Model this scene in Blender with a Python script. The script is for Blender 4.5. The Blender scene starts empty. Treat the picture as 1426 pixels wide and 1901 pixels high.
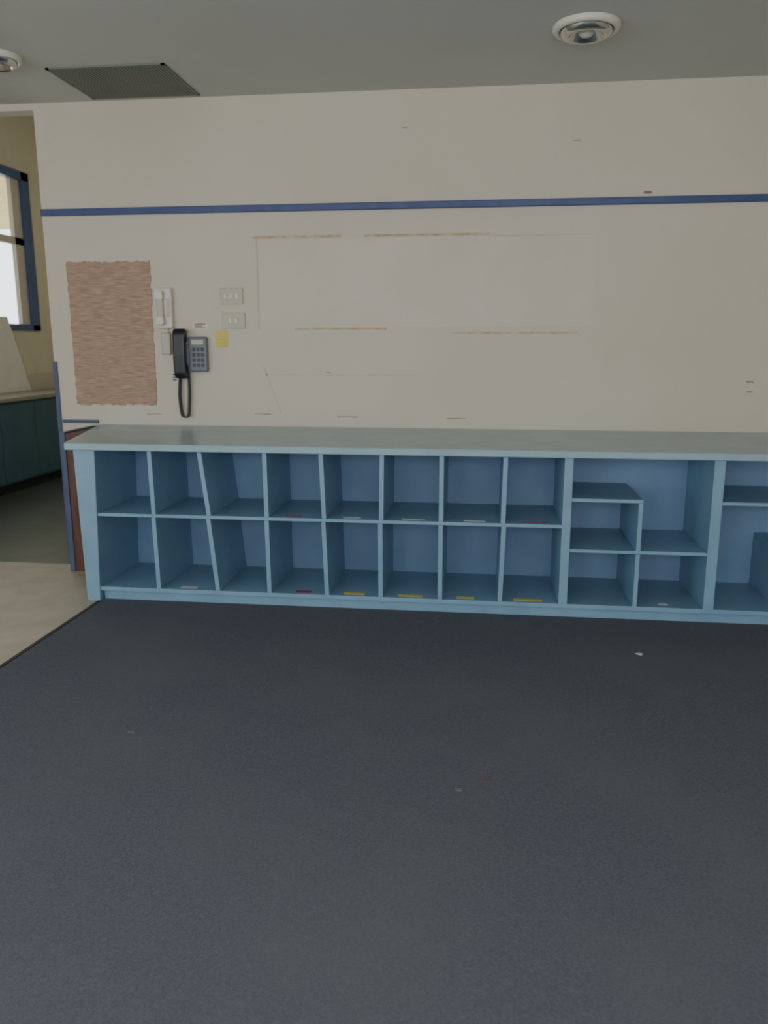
import bpy, bmesh, math, random
from mathutils import Vector, Matrix
random.seed(4)
S=bpy.context.scene
COL=S.collection

# ---------------------------------------------------------------- materials
def lin(c):
    return tuple(((v/255)/12.92 if v/255<=.04045 else ((v/255+.055)/1.055)**2.4) for v in c)+(1,)
def mat(name,c1,c2=None,scale=4,rough=.6,stretch=(1,1,1),detail=4,lo=.35,hi=.65,bump=0,bscale=200,metal=0,emit=None,spec=.5,wear=None):
    m=bpy.data.materials.new(name);m.use_nodes=True
    n=m.node_tree.nodes;l=m.node_tree.links;b=n['Principled BSDF']
    b.inputs['Roughness'].default_value=rough;b.inputs['Metallic'].default_value=metal
    b.inputs['Specular IOR Level'].default_value=spec
    tc=n.new('ShaderNodeTexCoord');mp=n.new('ShaderNodeMapping');mp.inputs['Scale'].default_value=stretch
    l.new(tc.outputs['Object'],mp.inputs[0])
    nz=n.new('ShaderNodeTexNoise');nz.inputs['Scale'].default_value=scale;nz.inputs['Detail'].default_value=detail
    l.new(mp.outputs[0],nz.inputs['Vector'])
    cr=n.new('ShaderNodeValToRGB');cr.color_ramp.elements[0].position=lo;cr.color_ramp.elements[1].position=hi
    cr.color_ramp.elements[0].color=lin(c1);cr.color_ramp.elements[1].color=lin(c2 or c1)
    l.new(nz.outputs[0],cr.inputs[0]);out=cr.outputs[0]
    if wear:
        n3=n.new('ShaderNodeTexNoise');n3.inputs['Scale'].default_value=1.6;n3.inputs['Detail'].default_value=5
        l.new(tc.outputs['Object'],n3.inputs['Vector'])
        r3=n.new('ShaderNodeMapRange');r3.inputs[1].default_value=.45;r3.inputs[2].default_value=.7;r3.inputs[4].default_value=.55
        l.new(n3.outputs[0],r3.inputs[0])
        mx=n.new('ShaderNodeMixRGB');l.new(r3.outputs[0],mx.inputs[0]);l.new(out,mx.inputs[1]);mx.inputs[2].default_value=lin(wear);out=mx.outputs[0]
    l.new(out,b.inputs['Base Color'])
    if bump:
        n2=n.new('ShaderNodeTexNoise');n2.inputs['Scale'].default_value=bscale;l.new(mp.outputs[0],n2.inputs['Vector'])
        bp=n.new('ShaderNodeBump');bp.inputs['Strength'].default_value=bump;bp.inputs['Distance'].default_value=.004
        l.new(n2.outputs[0],bp.inputs['Height']);l.new(bp.outputs[0],b.inputs['Normal'])
    return m
M={}
M['wall']=mat('painted_plaster',(209,199,182),(215,205,189),scale=1.1,rough=.75,bump=.1,bscale=120)
M['board']=mat('ghost_paint',(212,203,187),(217,208,193),scale=2,rough=.75)
M['ceil']=mat('ceiling_paint',(196,196,190),(201,201,195),scale=.8,rough=.9)
M['carpet']=mat('carpet_pile',(94,96,106),(108,110,120),scale=110,rough=1,detail=6,lo=.3,hi=.7,bump=.35,bscale=350,spec=.1,wear=(110,110,115))
M['lino']=mat('beige_lino',(180,170,152),(196,185,166),scale=5,rough=.5)
M['vinyl']=mat('dark_vinyl',(78,86,76),(90,97,87),scale=5,rough=.35)
M['cab']=mat('blue_paint',(122,156,180),(130,164,188),scale=6,rough=.42)
M['cabback']=mat('blue_back',(116,144,178),(124,152,185),scale=4,rough=.6)
M['top']=mat('counter_laminate',(148,174,184),(156,181,190),scale=5,rough=.25)
M['trim']=mat('blue_trim_gloss',(66,76,122),(74,86,132),scale=8,rough=.3)
M['purple']=mat('purple_blue_trim',(76,82,114),(84,90,122),scale=8,rough=.5)
M['brown']=mat('brown_timber',(84,52,38),(104,66,48),scale=6,stretch=(6,6,1),rough=.5)
M['streak']=mat('raw_streaky_board',(156,124,104),(196,170,150),scale=9,stretch=(1.2,1,16),detail=8,rough=.95,lo=.3,hi=.72,bump=.5,bscale=20)
M['white']=mat('white_plastic',(218,212,200),(224,218,206),rough=.4)
M['cream']=mat('cream_plastic',(188,178,158),(194,184,164),rough=.4)
M['black']=mat('black_plastic',(22,24,30),(28,30,36),rough=.35)
M['grey']=mat('grey_plastic',(104,108,118),(112,116,126),rough=.4)
M['cord']=mat('cord_rubber',(64,66,72),(74,76,82),rough=.5)
M['yellow']=mat('yellow_paper',(214,196,96),(222,204,110),rough=.8)
M['red']=mat('red_label',(150,62,68),(170,76,80),rough=.8)
M['paper']=mat('white_paper',(200,202,205),(214,214,214),rough=.8)
M['tape']=mat('old_tape_residue',(190,160,122),(210,196,174),scale=9,rough=.9,stretch=(2,1,2))
M['tapef']=mat('faint_residue',(200,188,168),(210,200,183),scale=9,rough=.9)
M['smudge']=mat('dark_smudge',(126,118,108),(176,166,150),scale=20,rough=.9)
M['metal']=mat('brushed_reflector',(190,190,188),(215,215,212),rough=.22,metal=1)
M['grille']=mat('grille_grey',(124,126,121),(130,132,127),rough=.8)
M['dark']=mat('dark_void',(30,32,34),(36,38,40),rough=.9)
M['frame']=mat('blue_frame',(56,78,120),(64,86,130),rough=.4)
M['bench']=mat('teal_doors',(56,90,98),(62,96,104),scale=5,rough=.5)
M['benchtop']=mat('grey_laminate',(140,134,118),(150,144,128),rough=.35)
M['yellowwall']=mat('yellow_cream_wall',(206,196,168),(212,202,175),rough=.8)
M['veranda']=mat('cream_soffit',(222,196,130),(230,204,140),rough=.8)
M['ground']=mat('pale_concrete',(190,190,186),(205,205,200),rough=.9)
M['strip']=mat('carpet_edge_strip',(40,38,38),(50,48,46),rough=.6)
M['stain']=mat('faint_stain',(106,84,90),(104,96,104),scale=30,rough=1)
M['ink']=mat('print_ink',(50,50,60),(70,70,80),rough=.8)
g=bpy.data.materials.new('window_glass');g.use_nodes=True
gb=g.node_tree.nodes['Principled BSDF'];gb.inputs['Transmission Weight'].default_value=1;gb.inputs['Roughness'].default_value=0;gb.inputs['IOR'].default_value=1.02
M['glass']=g

# ---------------------------------------------------------------- helpers
def obj(name,bm,m,parent=None,bevel=0,smooth=False):
    me=bpy.data.meshes.new(name);bmesh.ops.recalc_face_normals(bm,faces=bm.faces);bm.to_mesh(me);bm.free()
    o=bpy.data.objects.new(name,me);COL.objects.link(o);me.materials.append(M[m])
    if parent:o.parent=parent
    if smooth:
        for p in me.polygons:p.use_smooth=True
    if bevel:
        b=o.modifiers.new('bevel','BEVEL');b.width=bevel;b.segments=2;b.limit_method='ANGLE'
    return o
def empty(name):
    e=bpy.data.objects.new(name,None);COL.objects.link(e);return e
def addbox(bm,x0,x1,y0,y1,z0,z1):
    v=[bm.verts.new(p) for p in((x0,y0,z0),(x1,y0,z0),(x1,y1,z0),(x0,y1,z0),(x0,y0,z1),(x1,y0,z1),(x1,y1,z1),(x0,y1,z1))]
    for f in((0,1,2,3),(4,5,6,7),(0,1,5,4),(1,2,6,5),(2,3,7,6),(3,0,4,7)):bm.faces.new([v[i] for i in f])
def box(name,x0,x1,y0,y1,z0,z1,m,parent=None,bevel=0):
    bm=bmesh.new();addbox(bm,x0,x1,y0,y1,z0,z1);return obj(name,bm,m,parent,bevel)
def boxes(name,L,m,parent=None,bevel=0):
    bm=bmesh.new()
    for b in L:addbox(bm,*b)
    return obj(name,bm,m,parent,bevel)
def prism_y(name,poly,y0,y1,m,parent=None,bevel=0):   # poly in xz
    bm=bmesh.new();a=[bm.verts.new((x,y0,z)) for x,z in poly];b=[bm.verts.new((x,y1,z)) for x,z in poly];n=len(poly)
    bm.faces.new(a);bm.faces.new(b[::-1])
    for i in range(n):bm.faces.new((a[i],a[(i+1)%n],b[(i+1)%n],b[i]))
    return obj(name,bm,m,parent,bevel)
def prism_z(name,poly,z0,z1,m,parent=None,bevel=0):
    bm=bmesh.new();a=[bm.verts.new((x,y,z0)) for x,y in poly];b=[bm.verts.new((x,y,z1)) for x,y in poly];n=len(poly)
    bm.faces.new(a);bm.faces.new(b[::-1])
    for i in range(n):bm.faces.new((a[i],a[(i+1)%n],b[(i+1)%n],b[i]))
    return obj(name,bm,m,parent,bevel)
def lathe(name,prof,c,m,parent=None,seg=48):
    bm=bmesh.new();R=[]
    for r,z in prof:
        R.append([bm.verts.new((c[0]+r*math.cos(2*math.pi*i/seg),c[1]+r*math.sin(2*math.pi*i/seg),c[2]+z)) for i in range(seg)])
    for a,b in zip(R,R[1:]):
        for i in range(seg):bm.faces.new((a[i],a[(i+1)%seg],b[(i+1)%seg],b[i]))
    return obj(name,bm,m,parent,smooth=True)
def tube(name,pts,r,m,parent=None):
    cu=bpy.data.curves.new(name,'CURVE');cu.dimensions='3D';cu.bevel_depth=r;cu.bevel_resolution=3
    s=cu.splines.new('POLY');s.points.add(len(pts)-1)
    for i,p in enumerate(pts):s.points[i].co=(*p,1)
    o=bpy.data.objects.new(name,cu);COL.objects.link(o);cu.materials.append(M[m])
    if parent:o.parent=parent
    return o

CEIL=3.051
XR=3.4; YF=-8.0; XL=-5.35
# ---------------------------------------------------------------- shell
box('wall_back',-2.99,XR,0,.12,0,CEIL,'wall')
box('wall_header',XL,-2.99,0,.12,3.01,4.3,'wall')
box('wall_right',XR,XR+.1,YF,.12,0,CEIL,'wall')
wl=empty('wall_left')
boxes('wall_left_panels',[(XL-.1,XL,YF,-7.2,0,4.3),(XL-.1,XL,-3.8,0,0,4.3),(XL-.1,XL,-7.2,-3.8,0,.9),(XL-.1,XL,-7.2,-3.8,2.4,4.3)],'wall',wl)  # window opening is invented, out of view, to let cool light onto the floor
fw=empty('wall_front')
boxes('wall_front_panels',[(XL,XR,YF-.1,YF,0,.8),(XL,XR,YF-.1,YF,2.7,CEIL),(XL,-4.3,YF-.1,YF,.8,2.7),(-1.2,-.6,YF-.1,YF,.8,2.7),(2.6,XR,YF-.1,YF,.8,2.7)],'wall',fw)
box('ceiling',XL,XR,YF-.1,.0,CEIL,CEIL+.1,'ceil')
# adjoining room
box('ceiling_adjoining',XL,-.5,.12,4.7,4.3,4.4,'ceil')
box('wall_far',XL,-.5,4.6,4.7,0,4.3,'yellowwall')
box('wall_adjoining_right',-.6,-.5,.12,4.6,0,4.3,'wall')
wy0,wy1,wz0,wz1=1.2,3.96,1.66,3.44
boxes('wall_adjoining_left',[(XL-.1,XL,0,wy0,0,4.3),(XL-.1,XL,wy1,4.7,0,4.3),(XL-.1,XL,wy0,wy1,0,wz0),(XL-.1,XL,wy0,wy1,wz1,4.3)],'yellowwall')
box('floor',XL-.1,XR+.1,YF-.1,4.7,-.1,-.006,'vinyl')
box('floor_lino',XL,-2.226,YF,-.3,-.006,0,'lino')
box('carpet',-2.225,XR-.003,YF+.003,-1.018,-.006,.006,'carpet')
box('carpet_edge_trim',-2.245,-2.2255,YF+.003,-1.07,.0,.009,'strip')
# ---------------------------------------------------------------- trims
box('trim_1',-2.992,XR,-.022,0,2.345,2.39,'trim',bevel=.006)
box('trim_2',-2.996,-2.966,-.012,.0,0,1.38,'purple',bevel=.003)
box('trim_3',-2.955,-2.69,-.015,0,.955,.978,'purple',bevel=.003)

# ---------------------------------------------------------------- window
w=empty('window_1')
fl=[(XL-.07,XL+.03,wy0,wy0+.12,wz0,wz1),(XL-.07,XL+.03,wy1-.17,wy1,wz0,wz1),(XL-.07,XL+.03,wy0,wy1,wz0,wz0+.07),(XL-.07,XL+.03,wy0,wy1,wz1-.1,wz1)]
boxes('frame',fl,'frame',w,.006)
boxes('mullions',[(XL-.05,XL,wy0,wy1,2.62,2.7),(XL-.05,XL,2.5,2.56,wz0,wz1)],'cream',w)
boxes('inner_sash',[(XL-.05,XL,3.62,3.80,wz0+.05,wz1-.08)],'cream',w)
box('pane',XL-.04,XL-.034,wy0+.1,wy1-.15,wz0+.05,wz1-.08,'glass',w)
box('veranda_roof',-9.5,XL-.15,-1,9,3.55,3.65,'veranda')
box('ground_outside',-20,XL-.12,-8,20,-.3,-.1,'ground')

# ---------------------------------------------------------------- kitchen bench
k=empty('kitchen_base_cabinet')
box('carcass',XL+.002,-4.77,.8,4.58,.1,.93,'bench',k)
box('kick',XL+.002,-4.83,.8,4.58,0,.1,'dark',k)
for i in range(6):
    y=.82+i*.63
    box('cupboard_door_%d'%(i+1),-4.77,-4.75,y,y+.61,.12,.91,'bench',k,.004)
box('benchtop',XL+.002,-4.72,.78,4.58,.93,.97,'benchtop',k,.005)
box('upstand',XL+.002,XL+.03,.8,4.58,.97,1.16,'cream',k)
p=prism_z('leaning_whiteboard',[(-5.30,2.0),(-5.27,2.0),(-5.27,3.55),(-5.30,3.55)],.972,1.8,'white')
for v in p.data.vertices:
    if v.co.y>3 and v.co.z>1.5: v.co.y=3.22
    if v.co.z>1.5: v.co.x-=.02

# ---------------------------------------------------------------- low partition behind cabinet
lp=empty('low_partition')
box('timber_panel',-2.70,-2.45,-.46,-.017,0,.93,'brown',lp)
box('edge_trim',-2.735,-2.70,-.47,-.017,0,.94,'purple',lp,.004)

# ---------------------------------------------------------------- pigeon hole cabinet
c=empty('pigeonhole_storage_cabinet')
YB=-.50; Y0=-1.045; XE=3.35
ZT=.905
prism_z('countertop',[(-2.375,-1.078),(XE,-1.078),(XE,-.001),(-2.69,-.001),(-2.395,-1.03)],.907,.947,'top',c,.006)
box('back_panel',-2.25,XE,YB,YB+.02,.06,.907,'cabback',c)
prism_y('end_panel',[(-2.315,0.001),(-2.235,0.001),(-2.205,.907),(-2.335,.907)],Y0-.012,YB,'cab',c,.004)
box('bottom_board',-2.25,XE,Y0,YB,.062,.088,'cab',c,.003)
box('kickboard',-2.2245,XE,Y0+.03,Y0+.05,.0,.062,'cab',c)
box('middle_shelf',-2.23,.45,Y0,YB,.517,.537,'cab',c,.003)
t=.013
tops=[-1.885,-1.59,-1.21,-.888,-.545,-.215,.132]
bots=[-1.872,-1.512,-1.203,-.863,-.552,-.214,.122]
for i,(a,b) in enumerate(zip(tops,bots)):
    m_=b+(a-b)*.45
    prism_y('divider_upper_%d'%(i+1),[(m_-t,.537),(m_+t,.537),(a+t,ZT+.002),(a-t,ZT+.002)],Y0+.003,YB,'cab',c,.002)
    m2=m_+random.uniform(-.006,.006)
    prism_y('divider_lower_%d'%(i+1),[(b-t,.088),(b+t,.088),(m2+t,.517),(m2-t,.517)],Y0+.003,YB,'cab',c,.002)
def vp(n,x,th,z0,z1): box(n,x-th,x+th,Y0-.004,YB,z0,z1,'cab',c,.003)
vp('partition_1',.467,.024,.088,.907)
vp('partition_2',1.243,.028,.088,.907)
vp('partition_3',2.03,.026,.088,.907)
def step(x0,xm,x1,za,zb,n):
    box('step_shelf_%d_a'%n,x0,xm+.012,Y0,YB,za-.02,za,'cab',c,.003)
    vp('step_divider_%d_a'%n,xm,.012,zb,za-.02)
    vp('step_divider_%d_b'%n,xm,.012,.088,zb-.02)
    box('step_shelf_%d_b'%n,x0,x1,Y0,YB,zb-.02,zb,'cab',c,.003)
step(.491,.855,1.215,.686,.404,1)
box('step_shelf_2_a',1.271,2.004,Y0,YB,.664,.684,'cab',c,.003)
vp('step_divider_2_a',1.635,.012,.088,.384)
box('step_shelf_2_b',1.623,2.004,Y0,YB,.384,.404,'cab',c,.003)
step(2.056,2.5,3.33,.686,.404,3)
# shelf name labels
lb=empty('shelf_name_labels')
def lab(n,x,y,z,wd,m,d=.018): box(n,x-wd/2,x+wd/2,y-d,y+d,z,z+.0015,m,lb)
for i,(x,wd,m) in enumerate([(-1.01,.09,'red'),(-.71,.12,'yellow'),(-.385,.14,'yellow'),(-.07,.10,'yellow'),(.28,.16,'yellow'),(-1.70,.10,'paper')]):
    lab('lower_label_%d'%(i+1),x,-1.0,.0885,wd,m)
for i,(x,wd,m) in enumerate([(-.37,.13,'yellow'),(-.03,.12,'paper'),(.30,.14,'red'),(-1.06,.10,'red'),(-.72,.1,'paper')]):
    lab('middle_label_%d'%(i+1),x,-1.0,.5375,wd,m,.010)
lab('paper_scrap',1.02,-.98,.0885,.05,'paper')

# ---------------------------------------------------------------- raw wall patch
bm=bmesh.new();N=40;pts=[]
x0,x1,z0,z1=-2.842,-2.25,1.085,2.05
def jit(a=.006):return random.uniform(-a,a)
for i in range(N):pts.append((x0+(x1-x0)*i/N,z0+jit(.008)))
for i in range(N):pts.append((x1+jit(),z0+(z1-z0)*i/N))
for i in range(N):pts.append((x1-(x1-x0)*i/N,z1+jit()))
for i in range(N):pts.append((x0+jit(.005),z1-(z1-z0)*i/N))
prism_y('bare_wall_patch',pts,-.006,-.0005,'streak')

# ---------------------------------------------------------------- wall fittings
i1=empty('wall_intercom')
box('base',-2.212,-2.098,-.04,-.001,1.605,1.872,'white',i1,.01)
box('handset_grip',-2.198,-2.15,-.065,-.038,1.65,1.83,'cream',i1,.012)
boxes('handset_ends',[(-2.203,-2.145,-.08,-.038,1.79,1.855),(-2.203,-2.145,-.08,-.038,1.625,1.69)],'white',i1,.012)
box('button_plate',-2.135,-2.108,-.043,-.039,1.68,1.80,'cream',i1,.002)
box('lower_socket',-2.19,-2.125,-.03,-.001,1.43,1.58,'cream',i1,.008)
tube('lead',[(-2.15,-.012,1.61),(-2.145,-.015,1.595),(-2.15,-.012,1.575)],.005,'white',i1)

ph=empty('wall_telephone')
box('cradle_base',-1.995,-1.865,-.045,-.001,1.315,1.55,'grey',ph,.012)
bk=[]
for r in range(4):
    for q in range(3):
        bk.append((-1.965+q*.03,-1.945+q*.03,-.051,-.044,1.35+r*.035,1.372+r*.035))
boxes('keypad_buttons',bk,'cord',ph,.003)
box('display',-1.97,-1.885,-.048,-.044,1.50,1.53,'cream',ph,.002)
box('cradle_arm',-2.03,-1.99,-.05,-.01,1.36,1.5,'grey',ph,.006)
bm=bmesh.new()
prof=[(-.03,1.60),(-.075,1.605),(-.10,1.575),(-.105,1.43),(-.10,1.30),(-.075,1.27),(-.03,1.275),(-.03,1.355),(-.062,1.37),(-.068,1.43),(-.062,1.50),(-.03,1.52)]
a=[bm.verts.new((-2.084,y_,z)) for y_,z in prof];b=[bm.verts.new((-2.000,y_,z)) for y_,z in prof]
bm.faces.new(a);bm.faces.new(b[::-1])
for i in range(len(prof)):bm.faces.new((a[i],a[(i+1)%len(prof)],b[(i+1)%len(prof)],b[i]))
obj('handset',bm,'black',ph,.012)
path=[]
for i in range(200): path.append((-2.064-.010*math.sin(i/199*3),1.28-.25*i/199))
for i in range(60):
    an=math.pi+math.pi*i/59; path.append((-2.040+.024*math.cos(an),1.03+.024*math.sin(an)))
for i in range(200): path.append((-2.016+.012*math.sin(i/199*2.2),1.03+.29*i/199))
pts=[]
for i,(px,pz) in enumerate(path):
    a_=i/len(path)*2*math.pi*62
    pts.append((px+.010*math.cos(a_),-.03+.010*math.sin(a_),pz))
tube('coiled_cord',pts,.0035,'cord',ph)

sg=empty('phone_number_label')
box('card',-1.965,-1.865,-.003,-.001,1.605,1.645,'white',sg)
boxes('print_lines',[(-1.955+.0,-1.88,-.0036,-.003,1.632,1.638),(-1.955,-1.90,-.0036,-.003,1.62,1.625),(-1.955,-1.90+.02,-.0036,-.003,1.609,1.613)],'ink',sg)
sg2=empty('small_wall_label')
box('card',-2.135,-2.085,-.003,-.001,1.25,1.31,'white',sg2)
boxes('print_lines',[(-2.13,-2.09,-.0036,-.003,1.293,1.301),(-2.13,-2.09,-.0036,-.003,1.272,1.281),(-2.13,-2.1,-.0036,-.003,1.255,1.263)],'ink',sg2)
y=empty('yellow_notice')
box('sheet',-1.815,-1.727,-.003,-.001,1.478,1.594,'yellow',y)
boxes('print_lines',[(-1.805,-1.74,-.0036,-.003,1.57-.02*i_,1.574-.02*i_) for i_ in range(5)],'tape',y)
for nm,x,z,n_ in (('light_switch',-1.69,1.815,3),('light_switch',-1.68,1.655,2)):
    e=empty(nm)
    box('plate',x-.08,x+.08,-.012,-.001,z-.052,z+.052,'cream',e,.004)
    for i in range(n_):
        xx=x+(i-(n_-1)/2)*.04
        box('rocker_%d'%(i+1),xx-.010,xx+.010,-.018,-.011,z-.016,z+.016,'white',e,.003)

# ---------------------------------------------------------------- traces on the wall
box('removed_board_outline',-1.50,.68,-.0010,-.0003,1.612,2.168,'board')
tp=empty('tape_residue')
boxes('upper_tape',[(-1.54,-.94,-.003,-.0015,2.18,2.197),(-.79,.02,-.003,-.0015,2.18,2.195)],'tape',tp)
boxes('lower_tape',[(-1.26,-.64,-.003,-.0015,1.595,1.608),(-.21,.6,-.003,-.0015,1.567,1.580)],'tape',tp)
boxes('side_line',[(-1.513,-1.503,-.003,-.0003,1.60,2.18),(-1.52,-.42,-.002,-.0003,1.297,1.303),(.02,.65,-.003,-.0015,2.172,2.178)],'tapef',tp)
prism_y('diagonal_line',[(-1.50,1.38),(-1.49,1.38),(-1.365,1.04),(-1.375,1.04)],-.002,-.0003,'tapef',tp)
L=[(-.545,-.515,2.828,2.834),(.51,.56,2.722,2.728),(.95,1.0,2.408,2.424),(1.655,1.70,1.262,1.272),(1.665,1.70,1.20,1.207),(-1.06,-1.02,1.312,1.318),
   (-1.56,-1.44,1.028,1.034),(-.98,-.84,1.015,1.021),(-.24,-.11,1.012,1.018),(-2.33,-2.22,1.02,1.026)]
for a,b,z_,w_ in L: box('scuff_mark',a,b,-.0022,-.0003,z_,w_,'smudge')

# ---------------------------------------------------------------- bits on the carpet
sc=empty('carpet_lint')
def blob(n,x,y_,r,m,h=.0085):
    bm=bmesh.new();vs=[bm.verts.new((x+r*(1+jit(.4))*math.cos(a*.785)*1.5,y_+r*(1+jit(.4))*math.sin(a*.785),h)) for a in range(8)]
    vb=[bm.verts.new((v.co.x,v.co.y,.006)) for v in vs]
    bm.faces.new(vs)
    for i in range(8):bm.faces.new((vs[i],vs[(i+1)%8],vb[(i+1)%8],vb[i]))
    obj(n,bm,m,sc)
blob('lint_1',.8,-1.54,.012,'paper');blob('lint_2',-1.34,-2.62,.009,'grey');blob('lint_3',-.05,-2.88,.009,'grey')
blob('stain_spot',.04,-2.80,.022,'stain',.0068)

# ---------------------------------------------------------------- ceiling grille
gr=empty('ceiling_return_air_grille')
gx0,gx1,gy0,gy1=-2.54,-1.83,-.645,-.06
boxes('frame',[(gx0,gx1,gy0,gy0+.02,CEIL-.008,CEIL-.0005),(gx0,gx1,gy1-.02,gy1,CEIL-.008,CEIL-.0005),(gx0,gx0+.02,gy0,gy1,CEIL-.008,CEIL-.0005),(gx1-.02,gx1,gy0,gy1,CEIL-.008,CEIL-.0005)],'grille',gr)
box('filter_backing',gx0+.01,gx1-.01,gy0+.01,gy1-.01,CEIL-.005,CEIL-.0005,'grille',gr)
bl=[]
x=gx0+.03
while x<gx1-.03:
    bl.append((x,x+.014,gy0+.015,gy1-.015,CEIL-.0075,CEIL-.004));x+=.02
boxes('louvres',bl,'grille',gr)

# ---------------------------------------------------------------- downlights
def down(cx,cy,r):
    e=empty('ceiling_downlight')
    z=CEIL
    lathe('trim_ring',[(r,-.0005),(r,-.018),(r*.96,-.028),(r*.84,-.03),(r*.78,-.022),(r*.78,-.0005)],(cx,cy,z),'white',e)
    lathe('reflector_dish',[(r*.78,-.028),(r*.74,-.045),(r*.62,-.058),(r*.5,-.05),(r*.42,-.015),(r*.05,-.006),(0.0005,-.006)],(cx,cy,z),'metal',e)
    lathe('lamp_glass',[(0.0005,-.052),(r*.16,-.05),(r*.24,-.036),(r*.25,-.008)],(cx,cy,z),'white',e,24)
down(.465,-.905,.165)
down(-2.70,-.86,.13)

# ---------------------------------------------------------------- lights
def area(name,loc,rot,sx,sy,e,col):
    l=bpy.data.lights.new(name,'AREA');l.shape='RECTANGLE';l.size=sx;l.size_y=sy;l.energy=e;l.color=col
    o=bpy.data.objects.new(name,l);o.location=loc;o.rotation_euler=rot;COL.objects.link(o)
area('daylight_window_front_left',(-2.75,YF+.06,1.75),(math.radians(80),0,0),3.0,1.85,44,(1,.965,.93))
area('daylight_window_front_right',(1.0,YF+.06,1.75),(math.radians(80),0,0),3.1,1.85,58,(1,.965,.93))
area('cool_floor_fill_left',(XL+.02,-5.5,1.65),(0,math.radians(-90),0),1.5,3.4,26,(.5,.75,1))  # added cool fill to tint the near floor blue; its side window is invented
area('daylight_adjoining',(XL+.1,2.6,2.5),(0,math.radians(-90),0),1.6,2.6,22,(1,.97,.92))
wd=bpy.data.worlds.new('overcast');S.world=wd;wd.use_nodes=True
wd.node_tree.nodes['Background'].inputs[0].default_value=(.86,.96,1,1);wd.node_tree.nodes['Background'].inputs[1].default_value=3.6

# ---------------------------------------------------------------- camera
pch,yaw=.2065,.1221
f=Vector((-math.sin(yaw)*math.cos(pch),math.cos(yaw)*math.cos(pch),-math.sin(pch)));r_=Vector((math.cos(yaw),math.sin(yaw),0));u=r_.cross(f)
cd=bpy.data.cameras.new('camera');cam=bpy.data.objects.new('camera',cd);COL.objects.link(cam)
cam.matrix_world=Matrix(((r_.x,u.x,-f.x,0),(r_.y,u.y,-f.y,-5.3815),(r_.z,u.z,-f.z,1.5),(0,0,0,1)))
cd.sensor_fit='HORIZONTAL';cd.sensor_width=36;cd.lens=36*1485.67/1426
cd.clip_end=100
cd.dof.use_dof=True;cd.dof.focus_distance=2.7;cd.dof.aperture_fstop=4.2
S.camera=cam
